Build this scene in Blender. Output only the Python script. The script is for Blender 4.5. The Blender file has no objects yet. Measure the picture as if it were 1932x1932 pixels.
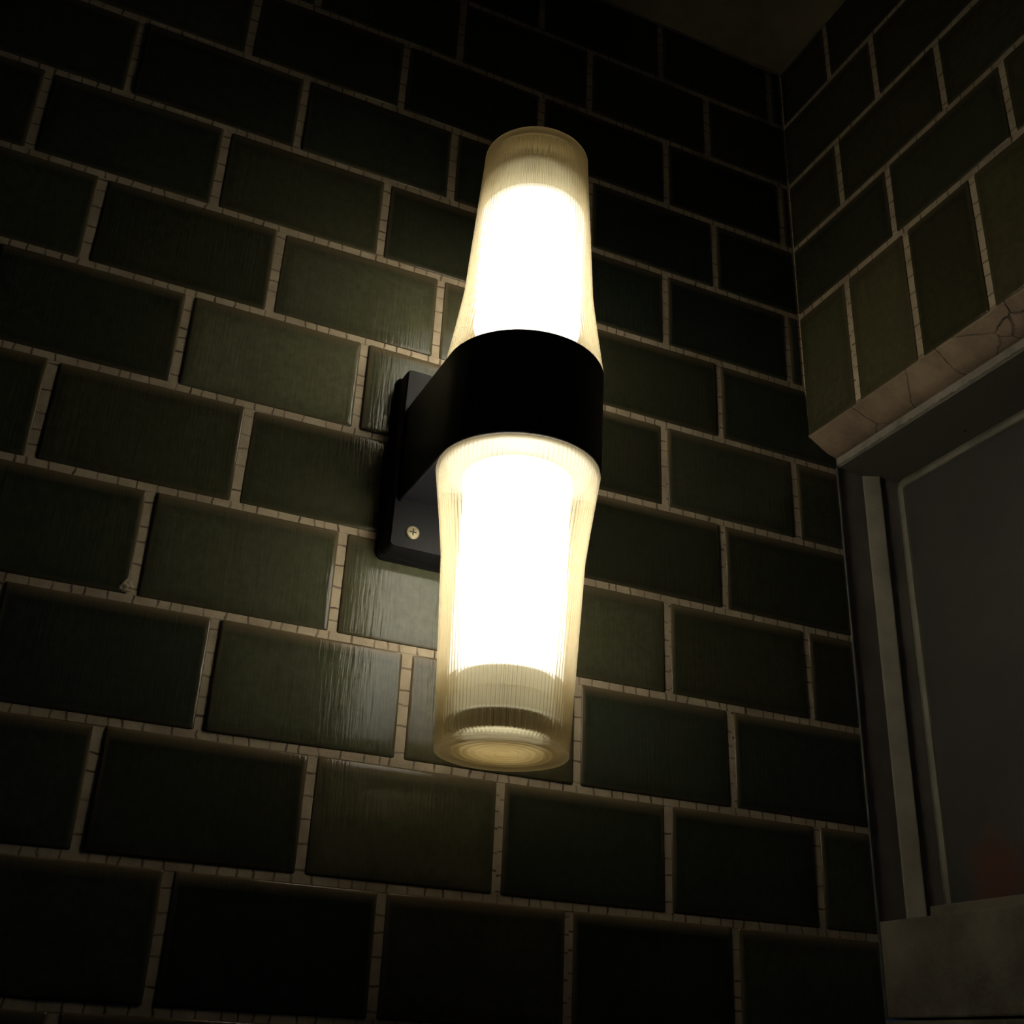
import bpy, bmesh, math, random
from mathutils import Vector, Matrix

# ---------------------------------------------------------------- units
S = 0.09                 # one brick course in metres
ZF = 26.0                # courses between the floor and the reference bed joint
def P(x, y, z): return Vector((x * S, y * S, (z + ZF) * S))

sc = bpy.context.scene
# ---------------------------------------------------------------- camera
cam_d = bpy.data.cameras.new('camera'); cam = bpy.data.objects.new('camera', cam_d)
sc.collection.objects.link(cam)
FPX = 2172.07
cam_d.sensor_fit = 'HORIZONTAL'; cam_d.sensor_width = 36.0
cam_d.lens = FPX / 1932.0 * 36.0
cam_d.clip_start = 0.01
Rr = [(0.91030261, -0.4117703, 0.04236011), (0.21330048, 0.37890521, -0.9005186), (0.35475635, 0.82877987, 0.4327492)]
right, down, fwd = [Vector(r) for r in Rr]
m = Matrix((right, -down, -fwd)).transposed().to_4x4()
m.translation = P(-7.55189934, -9.17026072, -8.23266351)
cam.matrix_world = m
sc.camera = cam
# ---------------------------------------------------------------- world, exposure
w = bpy.data.worlds.new('night'); sc.world = w; w.use_nodes = True
bg = w.node_tree.nodes['Background']
bg.inputs[0].default_value = (0.45, 0.6, 1.0, 1); bg.inputs[1].default_value = 0.009
sc.view_settings.view_transform = 'Standard'; sc.view_settings.look = 'None'
sc.view_settings.gamma = 1.0; sc.view_settings.use_curve_mapping = False
sc.view_settings.exposure = 0.0
sc.cycles.max_bounces = 10; sc.cycles.transparent_max_bounces = 16
sc.cycles.sample_clamp_indirect = 4.0
BULB = 8.0               # radiance of the bulbs

# ---------------------------------------------------------------- materials
def mat(name):
    mm = bpy.data.materials.new(name); mm.use_nodes = True
    return mm, mm.node_tree.nodes, mm.node_tree.links, mm.node_tree.nodes['Principled BSDF']
def ramp(n, a, b, ca, cb):
    r = n.new('ShaderNodeValToRGB'); e = r.color_ramp.elements
    e[0].position = a; e[1].position = b; e[0].color = ca; e[1].color = cb
    return r
def coords(n, l, scale):
    tc = n.new('ShaderNodeTexCoord'); mp = n.new('ShaderNodeMapping')
    mp.inputs['Scale'].default_value = scale
    l.new(tc.outputs['Object'], mp.inputs['Vector']); return mp.outputs['Vector']
def noise(n, l, vec, scale, detail=3.0, rough=0.5):
    t = n.new('ShaderNodeTexNoise'); t.inputs['Scale'].default_value = scale
    t.inputs['Detail'].default_value = detail; t.inputs['Roughness'].default_value = rough
    l.new(vec, t.inputs['Vector']); return t.outputs['Fac']
def mixc(n, l, fac, a, b, kind='MIX'):
    x = n.new('ShaderNodeMix'); x.data_type = 'RGBA'; x.blend_type = kind
    for s, v in ((x.inputs[0], fac), (x.inputs[6], a), (x.inputs[7], b)):
        if hasattr(v, 'is_linked') or hasattr(v, 'node'): l.new(v, s)
        else: s.default_value = v
    return x.outputs[2]

def tile_material(name, stretch):
    mm, n, l, b = mat(name)
    at = n.new('ShaderNodeAttribute'); at.attribute_name = 'glaze'
    sep = n.new('ShaderNodeSeparateColor'); l.new(at.outputs['Color'], sep.inputs[0])
    v = coords(n, l, (1, 1, 1))
    mot = noise(n, l, v, 160, 4, 0.6)
    fine = noise(n, l, v, 900, 2, 0.6)
    green = ramp(n, 0.3, 0.75, (0.044, 0.0445, 0.0275, 1), (0.066, 0.066, 0.041, 1)); l.new(mot, green.inputs[0])
    spk = ramp(n, 0.68, 0.76, (1, 1, 1, 1), (1.6, 1.6, 1.5, 1)); l.new(fine, spk.inputs[0])
    c = mixc(n, l, 1.0, green.outputs[0], spk.outputs[0], 'MULTIPLY')
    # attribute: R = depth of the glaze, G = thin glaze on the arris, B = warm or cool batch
    tint = n.new('ShaderNodeCombineColor')
    for i in range(3): l.new(sep.outputs[0], tint.inputs[i])
    c = mixc(n, l, 1.0, c, tint.outputs[0], 'MULTIPLY')
    warm = mixc(n, l, sep.outputs[2], (0.80, 1.0, 1.06, 1), (1.16, 1.0, 0.72, 1))
    c = mixc(n, l, 1.0, c, warm, 'MULTIPLY')
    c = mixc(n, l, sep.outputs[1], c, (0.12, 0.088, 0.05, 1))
    l.new(c, b.inputs['Base Color'])
    b.inputs['Roughness'].default_value = 0.10
    b.inputs['Specular IOR Level'].default_value = 0.25
    # crazed ripples of the glaze, running down the tile
    wv = coords(n, l, stretch)
    rp = noise(n, l, wv, 1.0, 2.0, 0.5)
    lo = noise(n, l, v, 14, 1, 0.5)
    bp = n.new('ShaderNodeBump'); bp.inputs['Strength'].default_value = 1.0; bp.inputs['Distance'].default_value = 0.00030
    l.new(rp, bp.inputs['Height'])
    b2 = n.new('ShaderNodeBump'); b2.inputs['Strength'].default_value = 0.5; b2.inputs['Distance'].default_value = 0.0011
    l.new(lo, b2.inputs['Height']); l.new(bp.outputs[0], b2.inputs['Normal'])
    l.new(b2.outputs[0], b.inputs['Normal'])
    return mm
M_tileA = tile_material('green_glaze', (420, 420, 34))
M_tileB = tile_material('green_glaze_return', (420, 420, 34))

def grout_material(name, scale=(1, 1, 1), cell=62, col=(0.40, 0.315, 0.20, 1), col2=(0.27, 0.20, 0.125, 1), width=0.03, crack=(0.07, 0.04, 0.022, 1), run=None):
    mm, n, l, b = mat(name)
    v = coords(n, l, scale)
    wob = n.new('ShaderNodeTexNoise'); wob.inputs['Scale'].default_value = 90; l.new(v, wob.inputs['Vector'])
    add = n.new('ShaderNodeVectorMath'); add.operation = 'MULTIPLY_ADD'
    add.inputs[1].default_value = (0.004, 0.004, 0.004)
    l.new(wob.outputs['Color'], add.inputs[0]); l.new(v, add.inputs[2])
    vo = n.new('ShaderNodeTexVoronoi'); vo.feature = 'DISTANCE_TO_EDGE'; vo.inputs['Scale'].default_value = cell
    if run:                                   # joints crack straight across their run
        vo.voronoi_dimensions = '1D'
        sx = n.new('ShaderNodeSeparateXYZ'); l.new(add.outputs[0], sx.inputs[0])
        s0 = n.new('ShaderNodeSeparateXYZ'); l.new(v, s0.inputs[0])
        def mth(op, a, b_=None):
            q = n.new('ShaderNodeMath'); q.operation = op
            for k_, x_ in enumerate((a, b_)):
                if x_ is None: continue
                if hasattr(x_, 'node'): l.new(x_, q.inputs[k_])
                else: q.inputs[k_].default_value = x_
            return q.outputs[0]
        if run == 'bed':
            u_ = mth('ADD', sx.outputs[0], sx.outputs[1]); k0 = mth('ROUND', mth('DIVIDE', s0.outputs[2], S))
        else:
            u_ = sx.outputs[2]; k0 = mth('ROUND', mth('DIVIDE', mth('ADD', s0.outputs[0], s0.outputs[1]), 0.031))
        l.new(mth('ADD', u_, mth('MULTIPLY', k0, 3.71)), vo.inputs['W'])
    else:
        l.new(add.outputs[0], vo.inputs['Vector'])
    stain = noise(n, l, v, 22, 5, 0.7)
    base = ramp(n, 0.35, 0.65, col2, col); l.new(stain, base.inputs[0])
    cr = ramp(n, width * 0.4, width, (1, 1, 1, 1), (0, 0, 0, 1)); l.new(vo.outputs['Distance'], cr.inputs[0])
    vis = noise(n, l, v, 60, 2, 0.5); vr = ramp(n, 0.35, 0.6, (.45, .45, .45, 1), (1, 1, 1, 1)); l.new(vis, vr.inputs[0])
    crk = mixc(n, l, 1.0, cr.outputs[0], vr.outputs[0], 'MULTIPLY')
    c = mixc(n, l, crk, base.outputs[0], crack)
    l.new(c, b.inputs['Base Color']); b.inputs['Roughness'].default_value = 0.75
    bp = n.new('ShaderNodeBump'); bp.inputs['Strength'].default_value = 0.4; bp.inputs['Distance'].default_value = 0.0006
    g = noise(n, l, v, 700, 3, 0.6); l.new(g, bp.inputs['Height']); l.new(bp.outputs[0], b.inputs['Normal'])
    return mm
M_grout = grout_material('crazed_joint', cell=60, width=.065, run='joint', col=(.43,.35,.235,1), col2=(.26,.20,.13,1))
M_bed = grout_material('crazed_bed', cell=72, width=.075, run='bed', col=(.43,.35,.235,1), col2=(.26,.20,.13,1))
M_bull = grout_material('brown_cracked_glaze', (1, 1, 0.6), 17, (0.40, 0.29, 0.185, 1), (0.22, 0.16, 0.105, 1), 0.012, (0.03, 0.018, 0.01, 1))

def plain(name, col, rough=0.5, metal=0.0, var=0.25, nscale=40, bump=0.0, spec=0.5):
    mm, n, l, b = mat(name)
    v = coords(n, l, (1, 1, 1)); f = noise(n, l, v, nscale, 5, 0.6)
    lo = tuple(c * (1 - var) for c in col) + (1,); hi = tuple(min(1, c * (1 + var)) for c in col) + (1,)
    r = ramp(n, 0.3, 0.7, lo, hi); l.new(f, r.inputs[0]); l.new(r.outputs[0], b.inputs['Base Color'])
    b.inputs['Roughness'].default_value = rough; b.inputs['Metallic'].default_value = metal
    b.inputs['Specular IOR Level'].default_value = spec
    if bump:
        bp = n.new('ShaderNodeBump'); bp.inputs['Strength'].default_value = 0.5; bp.inputs['Distance'].default_value = bump
        g = noise(n, l, v, nscale * 8, 4, 0.6); l.new(g, bp.inputs['Height']); l.new(bp.outputs[0], b.inputs['Normal'])
    return mm
M_groutB = grout_material('crazed_joint_return', cell=60, width=.06, run='joint', col=(.56, .46, .31, 1), col2=(.36, .28, .18, 1))
M_bedB = grout_material('crazed_bed_return', cell=50, width=.05, run='bed', col=(.46, .37, .25, 1), col2=(.30, .23, .15, 1))
M_ceil = plain('ceiling_plaster', (0.20, 0.165, 0.10), 0.95, var=0.35, nscale=9, bump=0.003)
M_floor = plain('floor_concrete', (0.10, 0.10, 0.09), 0.9, nscale=6, bump=0.002)
M_steel = plain('painted_steel', (0.19, 0.165, 0.145), 0.5, var=0.3, nscale=14, bump=0.0004)
M_bead = plain('worn_steel_bead', (0.22, 0.20, 0.145), 0.55, var=0.3, nscale=18, bump=0.0004)
M_stop = plain('pale_steel_stop', (0.32, 0.29, 0.22), 0.55, var=0.3, nscale=14, bump=0.0004)
M_strip = plain('mortar_strip', (0.27, 0.24, 0.19), 0.9, var=0.25, nscale=60, bump=0.001)
M_edge = plain('bare_steel_edge', (0.20, 0.20, 0.18), 0.35, 0.6, var=0.3, nscale=50)
M_plastic = plain('black_plastic', (0.014, 0.014, 0.019), 0.42, var=0.15, nscale=80, bump=0.0001, spec=0.35)
M_plate = plain('dark_grey_plastic', (0.009, 0.009, 0.010), 0.5, var=0.1, nscale=80, bump=0.0001, spec=0.15)
M_screw = plain('zinc_screw', (0.24, 0.21, 0.13), 0.4, 0.6, var=0.2, nscale=200)
M_cap = plain('white_plastic', (0.80, 0.78, 0.66), 0.5, var=0.04)
def cap_material(name='white_plastic_cap', t=0.22):
    mm, n, l, b = mat(name)
    tl = n.new('ShaderNodeBsdfTranslucent'); tl.inputs[0].default_value = (0.85, 0.80, 0.62, 1)  # added translucency: bulb light leaks through a cap that would be opaque
    b.inputs['Base Color'].default_value = (0.82, 0.80, 0.68, 1); b.inputs['Roughness'].default_value = 0.5
    m = n.new('ShaderNodeMixShader'); m.inputs[0].default_value = t
    l.new(b.outputs[0], m.inputs[1]); l.new(tl.outputs[0], m.inputs[2]); l.new(m.outputs[0], n['Material Output'].inputs['Surface'])
    return mm
M_cap = cap_material()
M_capglow = cap_material('glowing_cap_end', 0.5)  # cap end made to glow, to light the shade's ringed end
M_white = plain('white_reflector', (0.88, 0.87, 0.82), 0.4, var=0.02)
M_vent = plain('vent_shadow', (0.22, 0.22, 0.09), 0.7, var=0.1)

def panel_material():
    mm, n, l, b = mat('grey_painted_panel')
    v = coords(n, l, (1, 1, 1)); f = noise(n, l, v, 12, 6, 0.7)
    r = ramp(n, 0.3, 0.7, (0.054, 0.050, 0.044, 1), (0.074, 0.067, 0.057, 1)); l.new(f, r.inputs[0])
    # rust-red stain near the sill
    tc = n.new('ShaderNodeTexCoord'); ws = n.new('ShaderNodeVectorMath'); ws.operation = 'SUBTRACT'
    c0 = P(1.22, -0.74, -6.40); ws.inputs[1].default_value = c0
    l.new(tc.outputs['Object'], ws.inputs[0])
    sc_ = n.new('ShaderNodeVectorMath'); sc_.operation = 'MULTIPLY'; sc_.inputs[1].default_value = (0, 1 / (0.40 * S), 1 / (0.46 * S))
    l.new(ws.outputs[0], sc_.inputs[0])
    wn = n.new('ShaderNodeTexNoise'); wn.inputs['Scale'].default_value = 60; wn.inputs['Detail'].default_value = 4; l.new(tc.outputs['Object'], wn.inputs['Vector'])
    ad = n.new('ShaderNodeVectorMath'); ad.operation = 'MULTIPLY_ADD'; ad.inputs[1].default_value = (0, 0.9, 0.9)
    l.new(wn.outputs['Color'], ad.inputs[0]); l.new(sc_.outputs[0], ad.inputs[2])
    of = n.new('ShaderNodeVectorMath'); of.operation = 'SUBTRACT'; of.inputs[1].default_value = (0, .45, .45); l.new(ad.outputs[0], of.inputs[0])
    ln = n.new('ShaderNodeVectorMath'); ln.operation = 'LENGTH'; l.new(of.outputs[0], ln.inputs[0])
    st = ramp(n, 0.55, 1.25, (1, 1, 1, 1), (0, 0, 0, 1)); l.new(ln.outputs['Value'], st.inputs[0])
    c = mixc(n, l, st.outputs[0], r.outputs[0], (0.105, 0.045, 0.028, 1))
    # pale scratches
    sv = coords(n, l, (1, 260, 16)); s1 = noise(n, l, sv, 1.0, 2, 0.5)
    sr = ramp(n, 0.80, 0.84, (0, 0, 0, 1), (0.6, 0.6, 0.6, 1)); l.new(s1, sr.inputs[0])
    c = mixc(n, l, sr.outputs[0], c, (0.09, 0.085, 0.075, 1))
    l.new(c, b.inputs['Base Color']); b.inputs['Roughness'].default_value = 0.5
    return mm
M_panel = panel_material()

def stone_material():
    mm, n, l, b = mat('stained_sill_stone')
    v = coords(n, l, (1, 1, 1)); f = noise(n, l, v, 14, 6, 0.65)
    r = ramp(n, 0.35, 0.68, (0.11, 0.092, 0.063, 1), (0.22, 0.195, 0.135, 1)); l.new(f, r.inputs[0])
    g = noise(n, l, v, 260, 3, 0.6)
    s = ramp(n, 0.70, 0.78, (0, 0, 0, 1), (1, 1, 1, 1)); l.new(g, s.inputs[0])
    c = mixc(n, l, s.outputs[0], r.outputs[0], (0.30, 0.28, 0.23, 1))
    l.new(c, b.inputs['Base Color']); b.inputs['Roughness'].default_value = 0.85
    bp = n.new('ShaderNodeBump'); bp.inputs['Strength'].default_value = 0.5; bp.inputs['Distance'].default_value = 0.001
    l.new(g, bp.inputs['Height']); l.new(bp.outputs[0], b.inputs['Normal'])
    return mm
M_stone = stone_material()

def speckled():
    mm, n, l, b = mat('speckled_header_paint')
    v = coords(n, l, (1, 1, 1)); g = noise(n, l, v, 420, 2, 0.5)
    s = ramp(n, 0.70, 0.78, (0.16, 0.142, 0.11, 1), (0.42, 0.40, 0.33, 1)); l.new(g, s.inputs[0])
    l.new(s.outputs[0], b.inputs['Base Color']); b.inputs['Roughness'].default_value = 0.8
    return mm
M_head = speckled()

def shade_material(name='ribbed_acrylic', lo=0.10, hi=0.19, end_glow=2.0):
    """aged acrylic: part clear, part refracting, part milky and yellow"""
    mm, n, l, b = mat(name)
    n.remove(b); out = n['Material Output']
    tr = n.new('ShaderNodeBsdfTransparent'); tr.inputs[0].default_value = (0.98, 0.975, 0.95, 1)
    rf = n.new('ShaderNodeBsdfGlass'); rf.inputs['IOR'].default_value = 1.16; rf.inputs['Roughness'].default_value = 0.06
    rf.inputs[0].default_value = (0.98, 0.96, 0.90, 1)
    tl = n.new('ShaderNodeBsdfTranslucent'); df = n.new('ShaderNodeBsdfDiffuse')
    v = coords(n, l, (1, 1, 1)); f = noise(n, l, v, 25, 3, 0.5)
    r = ramp(n, 0.3, 0.7, (0.93, 0.77, 0.47, 1), (0.95, 0.81, 0.54, 1)); l.new(f, r.inputs[0])
    l.new(r.outputs[0], tl.inputs[0]); l.new(r.outputs[0], df.inputs[0])
    def mx(fac, a, b_):
        m = n.new('ShaderNodeMixShader')
        if hasattr(fac, 'node'): l.new(fac, m.inputs[0])
        else: m.inputs[0].default_value = fac
        l.new(a.outputs[0], m.inputs[1]); l.new(b_.outputs[0], m.inputs[2]); return m
    milk = mx(0.5, tl, df)
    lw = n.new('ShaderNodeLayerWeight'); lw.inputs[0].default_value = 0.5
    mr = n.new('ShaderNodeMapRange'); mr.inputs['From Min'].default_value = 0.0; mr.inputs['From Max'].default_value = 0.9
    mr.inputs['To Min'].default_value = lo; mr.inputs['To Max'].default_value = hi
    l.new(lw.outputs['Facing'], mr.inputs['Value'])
    clear = mx(0.45, tr, rf)
    # milkiness raised towards the closed end, standing in for light guided there
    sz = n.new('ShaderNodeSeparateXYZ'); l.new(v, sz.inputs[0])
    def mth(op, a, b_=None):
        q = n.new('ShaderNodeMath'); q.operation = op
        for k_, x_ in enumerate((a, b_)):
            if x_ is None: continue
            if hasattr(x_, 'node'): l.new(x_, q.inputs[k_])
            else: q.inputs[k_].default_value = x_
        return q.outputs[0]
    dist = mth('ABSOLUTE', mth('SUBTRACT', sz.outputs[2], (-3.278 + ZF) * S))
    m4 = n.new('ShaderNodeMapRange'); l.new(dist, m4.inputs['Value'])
    for k_, x_ in (('From Min', 1.9 * S), ('From Max', 2.75 * S), ('To Min', 1.0), ('To Max', end_glow)): m4.inputs[k_].default_value = x_
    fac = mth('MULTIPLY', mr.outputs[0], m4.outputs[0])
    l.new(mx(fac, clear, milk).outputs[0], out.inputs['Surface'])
    return mm
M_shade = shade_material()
M_lens = shade_material("ringed_acrylic_end", 0.38, 0.75, 1.0)  # end disc made milkier so that it looks brighter
def glow():
    mm, n, l, b = mat('bulb_glow')
    n.remove(b); e = n.new('ShaderNodeEmission'); e.inputs[0].default_value = (1.0, 0.975, 0.89, 1); 
    tc = n.new('ShaderNodeTexCoord'); sz = n.new('ShaderNodeSeparateXYZ'); l.new(tc.outputs['Object'], sz.inputs[0])
    a = n.new('ShaderNodeMath'); a.operation = 'SUBTRACT'; l.new(sz.outputs[2], a.inputs[0]); a.inputs[1].default_value = (-3.278 + ZF) * S
    b2 = n.new('ShaderNodeMath'); b2.operation = 'ABSOLUTE'; l.new(a.outputs[0], b2.inputs[0])
    m4 = n.new('ShaderNodeMapRange'); l.new(b2.outputs[0], m4.inputs['Value'])   # the tube is dimmer at its far end
    for k_, x_ in (('From Min', 1.45 * S), ('From Max', 2.28 * S), ('To Min', BULB * 1.08), ('To Max', BULB * 0.32)): m4.inputs[k_].default_value = x_
    l.new(m4.outputs[0], e.inputs[1])
    l.new(e.outputs[0], n['Material Output'].inputs['Surface']); return mm
M_glow = glow()

# ---------------------------------------------------------------- mesh helpers
def link(name, bm, mats, parent=None, smooth=False, kind=None, keep_normals=False):
    if not keep_normals: bmesh.ops.recalc_face_normals(bm, faces=bm.faces)
    me = bpy.data.meshes.new(name); bm.to_mesh(me); bm.free()
    if not isinstance(mats, (list, tuple)): mats = [mats]
    for q in mats: me.materials.append(q)
    if smooth:
        for p in me.polygons: p.use_smooth = True
    o = bpy.data.objects.new(name, me); sc.collection.objects.link(o)
    if parent:
        o.parent = parent; o.matrix_parent_inverse = parent.matrix_world.inverted()
    if kind: o['kind'] = kind
    return o
def box(bm, a, b, bevel=0.0, mi=0):
    """a, b: corners in course units"""
    a, b = P(*a), P(*b)
    vs = [bm.verts.new((x, y, z)) for x in (a.x, b.x) for y in (a.y, b.y) for z in (a.z, b.z)]
    fs = [bm.faces.new([vs[i] for i in q]) for q in ((0, 1, 3, 2), (4, 6, 7, 5), (0, 4, 5, 1), (2, 3, 7, 6), (0, 2, 6, 4), (1, 5, 7, 3))]
    for f in fs: f.material_index = mi
    if bevel:
        es = list({e for f in fs for e in f.edges})
        bmesh.ops.bevel(bm, geom=es, offset=bevel * S, segments=2, affect='EDGES', profile=0.6)
def extrude_poly(bm, pts, axis, lo, hi):
    """closed 2-D outline swept along an axis; pts in course units"""
    def mk(u, v, t):
        return bm.verts.new(P(u, v, t)) if axis == 'z' else bm.verts.new(P(u, t, v))
    A = [mk(u, v, lo) for u, v in pts]; B = [mk(u, v, hi) for u, v in pts]
    k = len(pts)
    for i in range(k): bm.faces.new((A[i], A[(i + 1) % k], B[(i + 1) % k], B[i]))
    bm.faces.new(A); bm.faces.new(B[::-1])

rnd = random.Random(7)
def add_tile(bm, lay, u0, u1, z0, z1, place, tint, warm, tilt=0.0, tiltz=0.0):
    """one glazed tile: flat face with a soft rounded arris, set slightly out of true"""
    d_face, d_in = 0.019, -0.02
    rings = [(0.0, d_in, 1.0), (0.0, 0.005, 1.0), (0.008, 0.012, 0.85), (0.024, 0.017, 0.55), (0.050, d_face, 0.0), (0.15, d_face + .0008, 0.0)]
    cu, cz = (u0 + u1) / 2, (z0 + z1) / 2
    prev = None
    seg = 3
    if min(u1 - u0, z1 - z0) < .45: rings = [r_ if r_[0] < .04 else (.034, r_[1], r_[2]) for r_ in rings[:-1]]
    for (ins, d, arr) in rings:
        rr = 0.020 * (1 if ins < 0.03 else 0.6 if ins < .1 else 1.5)
        loop = []
        a0, a1, b0, b1 = u0 + ins, u1 - ins, z0 + ins, z1 - (ins * 2.2 if ins < .1 else ins + .06)
        for (cx, cy, st) in ((a1 - rr, b1 - rr, 0), (a0 + rr, b1 - rr, 90), (a0 + rr, b0 + rr, 180), (a1 - rr, b0 + rr, 270)):
            for k in range(seg + 1):
                a = math.radians(st + 90 * k / seg)
                u, z = cx + rr * math.cos(a), cy + rr * math.sin(a)
                dd = d + (tilt * (u - cu) + tiltz * (z - cz) if d > 0 else 0)
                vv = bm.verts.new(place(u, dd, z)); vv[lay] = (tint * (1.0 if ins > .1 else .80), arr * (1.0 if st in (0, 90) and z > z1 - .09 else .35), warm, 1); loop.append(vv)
        if prev:
            n = len(loop)
            for i in range(n):
                f = bm.faces.new((prev[i], prev[(i + 1) % n], loop[(i + 1) % n], loop[i])); f.material_index = 1; f.smooth = True
        prev = loop
    f = bm.faces.new(prev); f.material_index = 1; f.smooth = True

W = 1.6662; XO = 0.307; G = 0.041; GB = 0.033          # tile pitch, corner offset, half joint
off = {-2: .1467, -1: -.0429, 0: .1023, 1: -.0609, 2: .0601, 3: -.0903, 4: .0606, 5: -.079, 6: .026, 7: -.1225}
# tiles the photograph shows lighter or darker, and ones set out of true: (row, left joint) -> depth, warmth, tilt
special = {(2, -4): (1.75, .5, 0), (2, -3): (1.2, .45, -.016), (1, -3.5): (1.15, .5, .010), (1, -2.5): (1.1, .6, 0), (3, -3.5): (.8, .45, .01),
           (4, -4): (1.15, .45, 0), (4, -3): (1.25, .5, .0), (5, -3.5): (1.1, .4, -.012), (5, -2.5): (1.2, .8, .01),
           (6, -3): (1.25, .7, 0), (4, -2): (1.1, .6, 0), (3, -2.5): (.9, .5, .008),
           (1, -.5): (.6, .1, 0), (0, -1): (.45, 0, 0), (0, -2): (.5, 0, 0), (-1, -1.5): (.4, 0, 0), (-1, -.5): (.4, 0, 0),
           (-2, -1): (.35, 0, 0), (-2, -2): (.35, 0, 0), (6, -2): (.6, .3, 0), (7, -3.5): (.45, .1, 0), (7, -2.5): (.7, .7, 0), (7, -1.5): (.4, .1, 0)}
BX, BZ = -6.964, -4.89
# ---------------------------------------------------------------- wall with the lamp
bm = bmesh.new(); lay = bm.verts.layers.float_color.new('glaze')
box(bm, (-16, 0.0, -26), (0.36, 1.4, -1.90)); box(bm, (-16, 0.0, -1.90), (1.4, 1.4, 4.3))
placeA = lambda u, d, z: P(u, -d, z)
for r in range(-4, 26):
    z1, z0 = -r - GB, -r - 1 + GB
    if r == -4: z1 = 3.93
    half = 0 if r % 2 == 0 else 0.5
    xmax = 0.36 if r >= 1 else -0.03
    o_ = off.get(r, 0.10 if r % 2 == 0 else -0.07)
    for k in range(-10, 3):
        j = k - half
        a = j * W - XO + o_ + G; b = a + W - 2 * G
        if a > xmax - 0.04: continue
        b = min(b, xmax)
        if a < -16: continue
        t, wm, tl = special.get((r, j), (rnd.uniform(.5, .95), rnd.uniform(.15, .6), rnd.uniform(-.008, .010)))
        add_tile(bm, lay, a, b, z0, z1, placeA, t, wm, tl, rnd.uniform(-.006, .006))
    box(bm, (-16, .01, -r - GB - .003), (0.36 if r > 1 else 0, -0.004, -r + GB + .003), mi=2)   # bed joint
# lump of mortar squeezed out beside a joint
tmp = bmesh.new(); bmesh.ops.create_icosphere(tmp, subdivisions=3, radius=1.0)
vm = {}
for v in tmp.verts:
    k = 1 + rnd.uniform(-.18, .18)
    q = bm.verts.new(P(BX + v.co.x * .050 * k * (1.0 - .65 * v.co.z), -.012 - .012 * v.co.y * k, BZ + v.co.z * .055 * k)); q[lay] = (1, 0, 0, 1); vm[v] = q
for f in tmp.faces: bm.faces.new([vm[v] for v in f.verts]).material_index = 0
tmp.free()
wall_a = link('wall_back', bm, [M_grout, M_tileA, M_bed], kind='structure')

# ---------------------------------------------------------------- return wall over the opening
bm = bmesh.new(); lay = bm.verts.layers.float_color.new('glaze')
box(bm, (0.0, 0.0, -1.6555), (3.0, -16, 4.3))
placeB = lambda u, d, z: P(-d, -u, z)
rowsB = {-1: 1.6964, -2: .9447, -3: 1.6957, -4: .9447}
for r, s0 in rowsB.items():
    z1, z0 = -r - GB, -r - 1 + GB
    if r == -4: z1 = 3.93
    us = [0.0 - G * 0.4] + [s0 + W * i for i in range(0, 9)]
    if s0 - W > 0.12: us.insert(1, s0 - W)
    for a, b in zip(us[:-1], us[1:]):
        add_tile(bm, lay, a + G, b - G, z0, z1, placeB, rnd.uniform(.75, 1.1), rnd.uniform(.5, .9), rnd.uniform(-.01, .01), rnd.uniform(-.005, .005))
us = [-G * 0.4] + [.8743 + .9573 * i for i in range(0, 15)]
for i, (a, b) in enumerate(zip(us[:-1], us[1:])):   # soldier course on the lintel
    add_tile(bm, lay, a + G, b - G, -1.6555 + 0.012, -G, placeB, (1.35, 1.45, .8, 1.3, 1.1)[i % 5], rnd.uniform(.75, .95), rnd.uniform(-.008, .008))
for r in rowsB: box(bm, (0.01, 0, -r - GB), (-0.004, -16, -r + GB), mi=2)
box(bm, (0.01, 0, -G), (-0.004, -16, G), mi=2)
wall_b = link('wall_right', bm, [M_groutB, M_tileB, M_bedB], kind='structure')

# bullnose under the soldier course, and the mortar strip behind it
bm = bmesh.new()
pts = []
for k in range(9):
    a = k / 8
    pts.append((-0.01 + 0.38 * a, -1.648 - 0.182 * math.sin(a * math.pi / 2) ** 1.15))
pts += [(0.37, -1.60), (0.0, -1.60)]
extrude_poly(bm, [(x, z) for x, z in pts], 'y', 0.0, -13.0)
link('trim_1', bm, M_bull, kind='structure')
bm = bmesh.new()
ny = 260; rows_ = []
for i in range(ny + 1):
    y = -13.0 * i / ny
    jag = rnd.uniform(-.010, .012)
    rows_.append([bm.verts.new(P(*q)) for q in ((0.372, y, -1.70), (0.372, y, -1.915 + jag), (0.42, y, -1.93), (0.42, y, -1.70))])
for a, b in zip(rows_[:-1], rows_[1:]):
    for k in range(4): bm.faces.new((a[k], a[(k + 1) % 4], b[(k + 1) % 4], b[k]))
bm.faces.new(rows_[0]); bm.faces.new(rows_[-1])
link('trim_2', bm, M_strip, kind='structure')

# wall below the opening
bm = bmesh.new(); box(bm, (0.36, 0.2, -26), (3.0, -16, -7.72)); link('wall_right', bm, M_stone, kind='structure')
# stone sill block with its raised back lip
bm = bmesh.new()
box(bm, (0.37, -0.02, -7.70), (3.0, -16, -6.85), 0.02)
box(bm, (1.0, -0.02, -6.86), (3.0, -16, -6.655), 0.015)
link('trim_3', bm, M_stone, kind='structure')

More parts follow.
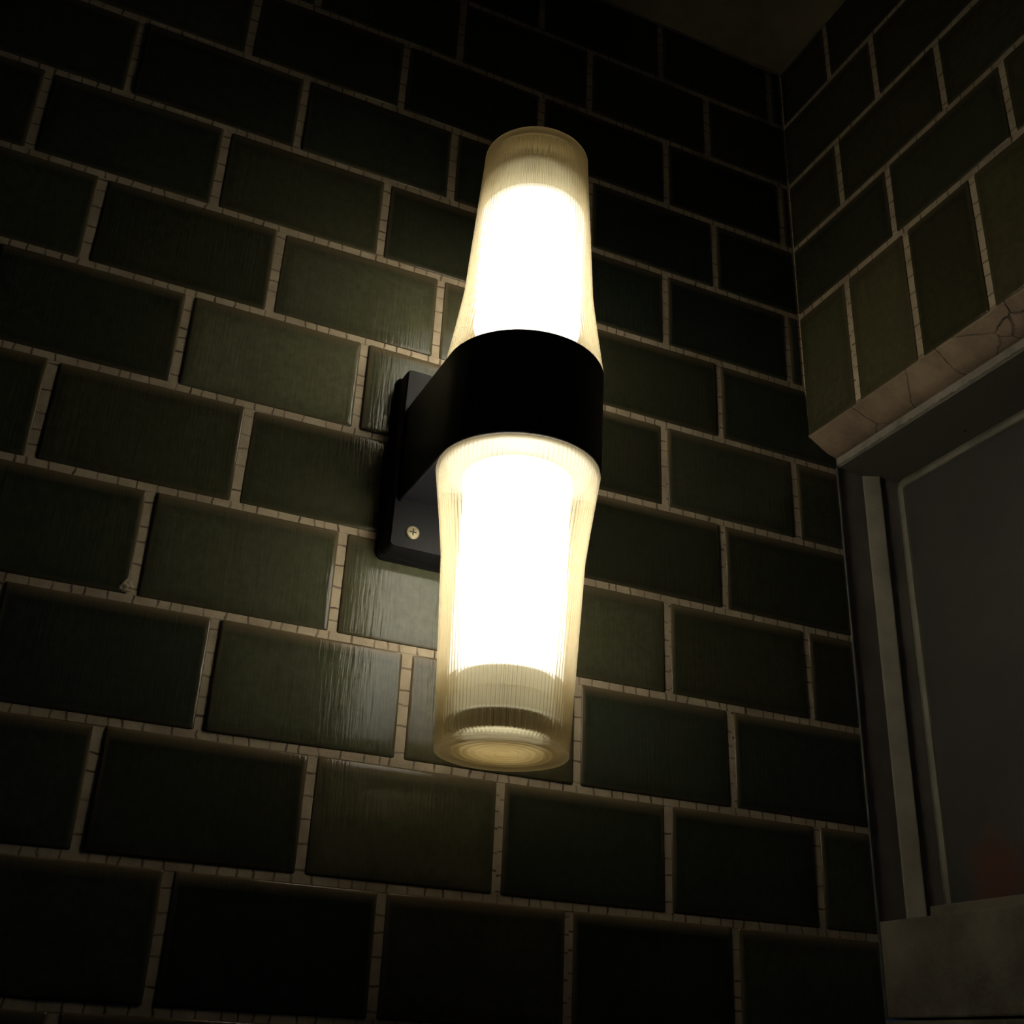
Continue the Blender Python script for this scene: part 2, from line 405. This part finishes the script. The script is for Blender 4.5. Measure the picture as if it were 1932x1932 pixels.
# ---------------------------------------------------------------- window: steel frame, bead, panel
win = bpy.data.objects.new('window_1', None); sc.collection.objects.link(win); win['kind'] = 'structure'
win.location = P(1.22, 0, -6.8)
bpy.context.view_layer.update()
bm = bmesh.new(); extrude_poly(bm, [(.375, -0.002), (.78, .03), (.78, 0.9), (.375, 0.9)], 'z', -6.84, -1.93)
link('jamb_lining', bm, M_steel, win)
bm = bmesh.new(); extrude_poly(bm, [(.76, .3), (.76, .025), (.775, .015), (.925, -.055), (.94, -.058), (.955, -.04), (.955, .3)], 'z', -6.84, -1.93)
link('stop_strip', bm, M_stop, win)
bm = bmesh.new(); extrude_poly(bm, [(.945, .3), (.945, -.018), (1.19, -.035), (1.22, -.035), (1.22, .3)], 'z', -6.84, -1.93)
link('frame_post', bm, M_steel, win)
bm = bmesh.new(); box(bm, (0.40, 0.9, -2.3), (1.6, -16, -1.925)); 
# keep only the soffit slab: its lower face is the header
bm.free(); bm = bmesh.new()
extrude_poly(bm, [(0.40, -1.70), (0.40, -1.935), (1.23, -1.935), (1.23, -1.70)], 'y', 0.9, -16)
link('header', bm, M_head, win)
bm = bmesh.new(); box(bm, (0.352, 0.05, -7.70), (0.374, -0.030, -1.925), 0.006); link('edge_angle', bm, M_edge, win)
# bead: mitred strip with a rounded corner, down the post and along the header
bm = bmesh.new()
path = [(-.085, -6.66)]
for k in range(7):
    a = math.pi - (math.pi / 2) * k / 6
    path.append((-(.085 + .09 * (1 + math.cos(a))), -1.99 - .09 * (1 - math.sin(a))))
path.append((-13, -1.99))
prof = [(1.225, -.05), (1.195, -.045), (1.180, 0.0), (1.195, .045), (1.225, .05)]
prev = None
for i, (y, z) in enumerate(path):
    q0 = path[max(0, i - 1)]; q1 = path[min(len(path) - 1, i + 1)]
    t = Vector((q1[0] - q0[0], q1[1] - q0[1])).normalized(); nn = Vector((-t.y, t.x))
    ring = [bm.verts.new(P(x, y + nn.x * s, z + nn.y * s)) for x, s in prof]
    if prev:
        for k in range(len(prof) - 1): bm.faces.new((prev[k], prev[k + 1], ring[k + 1], ring[k]))
        bm.faces.new((prev[-1], prev[0], ring[0], ring[-1]))
    prev = ring
link('glazing_bead', bm, M_bead, win)
bm = bmesh.new(); box(bm, (1.22, 0.3, -6.84), (1.30, -16, -1.93)); pn = link('panel', bm, M_panel, win)
pn['label'] = 'grey painted panel with a rust-red stain above the sill'
for (x, y) in ((.984, -1.085), (1.014, -1.311)):
    bm = bmesh.new(); c = P(x, y, -1.935)
    bmesh.ops.create_uvsphere(bm, u_segments=12, v_segments=6, radius=0.012 * S, matrix=Matrix.Translation(c))
    link('screw', bm, M_screw if x < 1 else M_plastic, win, True)

# ---------------------------------------------------------------- ceiling and floor
bm = bmesh.new(); box(bm, (-16, 0.0, 3.95), (0.0, -16, 4.3)); link('ceiling', bm, M_ceil, kind='structure')
bm = bmesh.new(); box(bm, (-16, 1.4, -27), (3, -16, -26)); link('floor', bm, M_floor, kind='structure')
# rough plaster line in the corner of the ceiling
bm = bmesh.new()
for (ux, uy, n_) in ((-1, 0, 26), (0, -1, 60)):
    prev = None
    for i in range(n_ + 1):
        t = i * 0.12
        h = rnd.uniform(.02, .05) * (1 if i > 3 else 1.6) ; wv = rnd.uniform(.02, .045) * (1 if i > 3 else 1.6)
        if ux: q = [(-t, 0.0, 3.95), (-t, -.03 - wv * .3, 3.95), (-t, -.032, 3.95 - h)]
        else: q = [(0.0, -t, 3.95), (-.03 - wv * .3, -t, 3.95), (-.032, -t, 3.95 - h)]
        ring = [bm.verts.new(P(*k)) for k in q]
        if prev:
            for k in range(3): bm.faces.new((prev[k], prev[(k + 1) % 3], ring[(k + 1) % 3], ring[k]))
        else: bm.faces.new(ring)
        prev = ring
    bm.faces.new(prev)
link('trim_4', bm, M_ceil, kind='structure')

# ---------------------------------------------------------------- the wall lamp
LX, LY, LZ = -4.148, -1.326, -3.278
lamp = bpy.data.objects.new('wall_lamp', None); sc.collection.objects.link(lamp)
lamp.location = P(LX, -0.03, LZ)
lamp['label'] = 'lit double wall lamp with two ribbed yellowed shades in a black bracket'
lamp['category'] = 'lamp'
bpy.context.view_layer.update()
PT = 0.306                # front of the back plate
# back plate: a box with a chamfered front and a flared foot at the wall
bm = bmesh.new()
def rrect(hw, z0, z1, r, y, seg=4):
    out = []
    for cx, cz, st in ((hw - r, z1 - r, 0), (-hw + r, z1 - r, 90), (-hw + r, z0 + r, 180), (hw - r, z0 + r, 270)):
        for k in range(seg + 1):
            a = math.radians(st + 90 * k / seg)
            out.append(bm.verts.new(P(LX + cx + r * math.cos(a), y, cz + r * math.sin(a))))
    return out
Z0, Z1 = -4.215, -2.37
rings = [rrect(.775, Z0 - .02, Z1 + .02, .06, -0.0), rrect(.78, Z0 - .025, Z1 + .025, .06, -.05), rrect(.765, Z0 - .01, Z1 + .01, .06, -.085),
         rrect(.755, Z0, Z1, .055, -.10), rrect(.75, Z0 + .005, Z1 - .005, .05, -PT + .03), rrect(.735, Z0 + .02, Z1 - .02, .04, -PT)]
for a, b in zip(rings[:-1], rings[1:]):
    for i in range(len(a)): bm.faces.new((a[i], a[(i + 1) % len(a)], b[(i + 1) % len(b)], b[i]))
bm.faces.new(rings[0][::-1]); bm.faces.new(rings[-1])
plate = link('back_plate', bm, M_plate, lamp)
plate['label'] = 'dark grey plate screwed to the tiles'
for sx, sz in ((-.545, -4.04), (.545, -4.04)):
    bm = bmesh.new()
    prof = [(0.064, 0.0), (0.064, .010), (0.054, .017), (0.0, .020)]
    prev = None
    for r_, d in prof:
        if r_ == 0:
            c = bm.verts.new(P(LX + sx, -PT - d, sz))
            for i in range(20): bm.faces.new((prev[i], prev[(i + 1) % 20], c))
            break
        ring = [bm.verts.new(P(LX + sx + r_ * math.cos(2 * math.pi * i / 20), -PT - d, sz + r_ * math.sin(2 * math.pi * i / 20))) for i in range(20)]
        if prev:
            for i in range(20): bm.faces.new((prev[i], prev[(i + 1) % 20], ring[(i + 1) % 20], ring[i]))
        prev = ring
    s = link('screw', bm, M_screw, plate); s['label'] = 'yellowish cross-head screw'
    bm = bmesh.new()   # cross recess
    for dx, dz in ((.030, .005), (.005, .030)):
        box(bm, (LX + sx - dx, -PT - .016, sz - dz), (LX + sx + dx, -PT - .0222, sz + dz))
    link('cross_recess', bm, M_plastic, plate)

# bracket: U-shaped housing, arms straight back to the plate, closed above and below
bm = bmesh.new()
R, A_, ZB, ZT = 0.696, 0.712, -3.769, -2.787
def outline(r, a, inset=0.0, n=48):
    pts = [(-a, -PT + .01)]
    for i in range(n + 1):
        t = math.pi + math.pi * i / n
        pts.append((r * math.cos(t), LY + r * math.sin(t)))
    pts.append((a, -PT + .01))
    return pts
def ring_at(pts, z): return [bm.verts.new(P(LX + x, y, z)) for x, y in pts]
o0 = outline(R, A_); o1 = outline(R - .012, A_ - .012)
RI = 0.672                                                            # seat of the shades
def inner(n=48):
    pts = [(-RI * math.cos(math.radians(0)) * 1.0, LY + 0.25)]
    pts = [( -RI * .75, LY + RI * .66)]
    for i in range(n + 1):
        t = math.pi + math.pi * i / n
        pts.append((RI * math.cos(t), LY + RI * math.sin(t)))
    pts.append((RI * .75, LY + RI * .66))
    return pts
b0 = ring_at(o1, ZB); b1 = ring_at(o0, ZB + .02); t1 = ring_at(o0, ZT - .02); t0 = ring_at(o1, ZT)
n_ = len(o0)
for a, b in ((b0, b1), (b1, t1), (t1, t0)):
    for i in range(n_ - 1):
        f = bm.faces.new((a[i], a[i + 1], b[i + 1], b[i])); f.smooth = True
for i in (0, n_ - 1):
    pass
bm.faces.new((b0[0], b1[0], t1[0], t0[0], t0[-1], t1[-1], b1[-1], b0[-1]))
# recessed floors of the housing (above and below), each with the collar the shade sits in
for zz, lip in ((ZB, .035), (ZT, -.035)):
    ip = [(x * (R - .03) / R, LY + (y - LY) * (R - .03) / R) if y <= LY else (x * (A_ - .04) / A_, y) for x, y in o0]
    edge = b0 if zz == ZB else t0
    inn = ring_at(ip, zz); up = ring_at(ip, zz + lip)
    for i in range(n_ - 1):
        bm.faces.new((edge[i], edge[i + 1], inn[i + 1], inn[i])); bm.faces.new((inn[i], inn[i + 1], up[i + 1], up[i]))
    bm.faces.new(up)
bk = link('bracket', bm, M_plastic, lamp)
m_ = bk.modifiers.new('edge', 'BEVEL'); m_.width = 0.0006; m_.segments = 2; m_.limit_method = 'ANGLE'; m_.angle_limit = math.radians(50)

def lathe(bm, prof, n, axis_z=0, sgn=1, ribs=0, amp=0.0, mi=0, closed=False):
    """prof: (radius, distance from the bracket centre, rib weight)"""
    rings = []
    for r_, d, wt in prof:
        z = LZ + sgn * d
        if r_ <= 1e-6: rings.append([bm.verts.new(P(LX, LY, z))]); continue
        ring = []
        for i in range(n):
            t = 2 * math.pi * i / n
            rr = r_ + (amp * wt * abs(math.cos(t * ribs / 2)) if ribs else 0)
            ring.append(bm.verts.new(P(LX + rr * math.cos(t), LY + rr * math.sin(t), z)))
        rings.append(ring)
    for a, b in zip(rings[:-1], rings[1:]):
        for i in range(n):
            j = (i + 1) % n
            if len(a) == 1 and len(b) == 1: break
            if len(a) == 1: f = bm.faces.new((a[0], b[j], b[i]))
            elif len(b) == 1: f = bm.faces.new((a[i], a[j], b[0]))
            else: f = bm.faces.new((a[i], a[j], b[j], b[i]))
            f.material_index = mi

def shade(name, sgn, length, r_end, label):
    RN = .583; DN = 1.30
    outer = [(.672, .43, 0), (.682, .475, 0), (.690, .52, 0), (.684, .56, 0)]
    for k in range(1, 9):
        a = k / 8; e = 1 - (1 - a) ** 1.08
        outer.append((.684 + (RN - .684) * e, .56 + (DN - .56) * a, 0))
    for k in range(1, 11):
        a = k / 10
        outer.append((RN + (r_end - RN) * a, DN + (length - .02 - DN) * a, 0))
    outer += [(r_end, length - .006, 0), (r_end - .008, length + .003, 0), (r_end - .06, length + .004, 0)]
    k = 0
    r_ = r_end - .10
    while r_ > .06:                                  # stepped rings pressed into the end
        outer += [(r_, length - .004, 0), (r_ - .030, length - .034, 0), (r_ - .034, length - .002, 0)]
        r_ -= .062
    outer += [(0.03, length - .012, 0), (0, length - .014, 0)]
    T = .030
    innr = [(0, length - T - .02, 0), (r_end * .5, length - T - .02, 0), (r_end - T - .02, length - T - .015, 0), (r_end - T - .012, length - T - .04, .3)]
    for k in range(10, -1, -1):
        a = k / 10
        innr.append((RN + (r_end - RN) * a - T - .012, DN + (length - .09 - DN) * a, 1))
    for k in range(7, 0, -1):
        a = k / 8; e = 1 - (1 - a) ** 1.08
        innr.append((.684 + (RN - .684) * e - T - .012, .56 + (DN - .56) * a, 1))
    innr += [(.684 - T, .54, .3), (.64, .43, 0)]
    bm = bmesh.new()
    NS = 96 * 6
    lathe(bm, outer, NS, sgn=sgn)
    lathe(bm, innr, NS, sgn=sgn, ribs=96, amp=.028)
    bm.verts.ensure_lookup_table()
    last = [bm.verts[i] for i in range(len(bm.verts) - NS, len(bm.verts))]; first = [bm.verts[i] for i in range(NS)]
    for i in range(NS): bm.faces.new((first[i], first[(i + 1) % NS], last[(i + 1) % NS], last[i]))   # rim
    for f in bm.faces:
        if (sum(v.co.z for v in f.verts) / len(f.verts) - P(0, 0, LZ).z) * sgn > (length - .06) * S: f.material_index = 1
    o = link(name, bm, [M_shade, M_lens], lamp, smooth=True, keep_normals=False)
    o['label'] = label
    return o
lower = shade('lower_shade', -1, 2.874, .508, 'lower shade, its ringed end seen from beneath')
upper = shade('upper_shade', 1, 2.897, .495, 'upper shade pointing to the ceiling')

def bulb(sgn):
    bm = bmesh.new()
    lathe(bm, [(0, .47, 0), (.36, .47, 0), (.375, .50, 0), (.375, .70, 0), (.375, 2.20, 0), (.375, 2.285, 0)], 64, sgn=sgn)
    b = link('bulb', bm, M_glow, lamp, smooth=True); 
    b['label'] = ('lower' if sgn < 0 else 'upper') + ' glowing cylindrical bulb'
    bm = bmesh.new()
    lathe(bm, [(.375, 2.285, 0), (.372, 2.29, 0), (.372, 2.44, 0), (.385, 2.45, 0), (.385, 2.60, 0), (.372, 2.615, 0)], 64, sgn=sgn)
    for i in range(44):                                       # fins between the vents
        t0, t1 = 2 * math.pi * i / 44, 2 * math.pi * (i + .45) / 44
        v = [bm.verts.new(P(LX + r_ * math.cos(t), LY + r_ * math.sin(t), LZ + sgn * d)) for d in (2.61, 2.75) for r_, t in ((.372, t0), (.372, t1), (.32, t1), (.32, t0))]
        for q in ((0, 1, 5, 4), (1, 2, 6, 5), (2, 3, 7, 6), (3, 0, 4, 7), (4, 5, 6, 7)): bm.faces.new([v[k] for k in q])
    c = link('end_cap', bm, M_cap, b)
    bm = bmesh.new()                                          # unseen white reflector, added to whiten the flare
    lathe(bm, [(.376, .54, 0), (.40, .505, 0), (.60, .50, 0), (.63, .49, 0), (.63, .46, 0)], 64, sgn=sgn)
    link('flare_reflector', bm, M_white, b, smooth=True)
    bm = bmesh.new()
    lathe(bm, [(.372, 2.612, 0), (.31, 2.614, 0), (.31, 2.745, 0), (0, 2.75, 0)], 48, sgn=sgn)
    for f in bm.faces:
        if all(math.hypot(v.co.x - LX * S, v.co.y - LY * S) < .3101 * S for v in f.verts) and abs(f.calc_center_median().z - P(0, 0, LZ).z) > 2.74 * S: f.material_index = 1
    link('vent_core', bm, [M_vent, M_capglow], b)
bulb(-1); bulb(1)

# the fitting leans a little on the wall: turn it about the bracket
lamp.rotation_euler = (0, math.radians(0.80), 0)
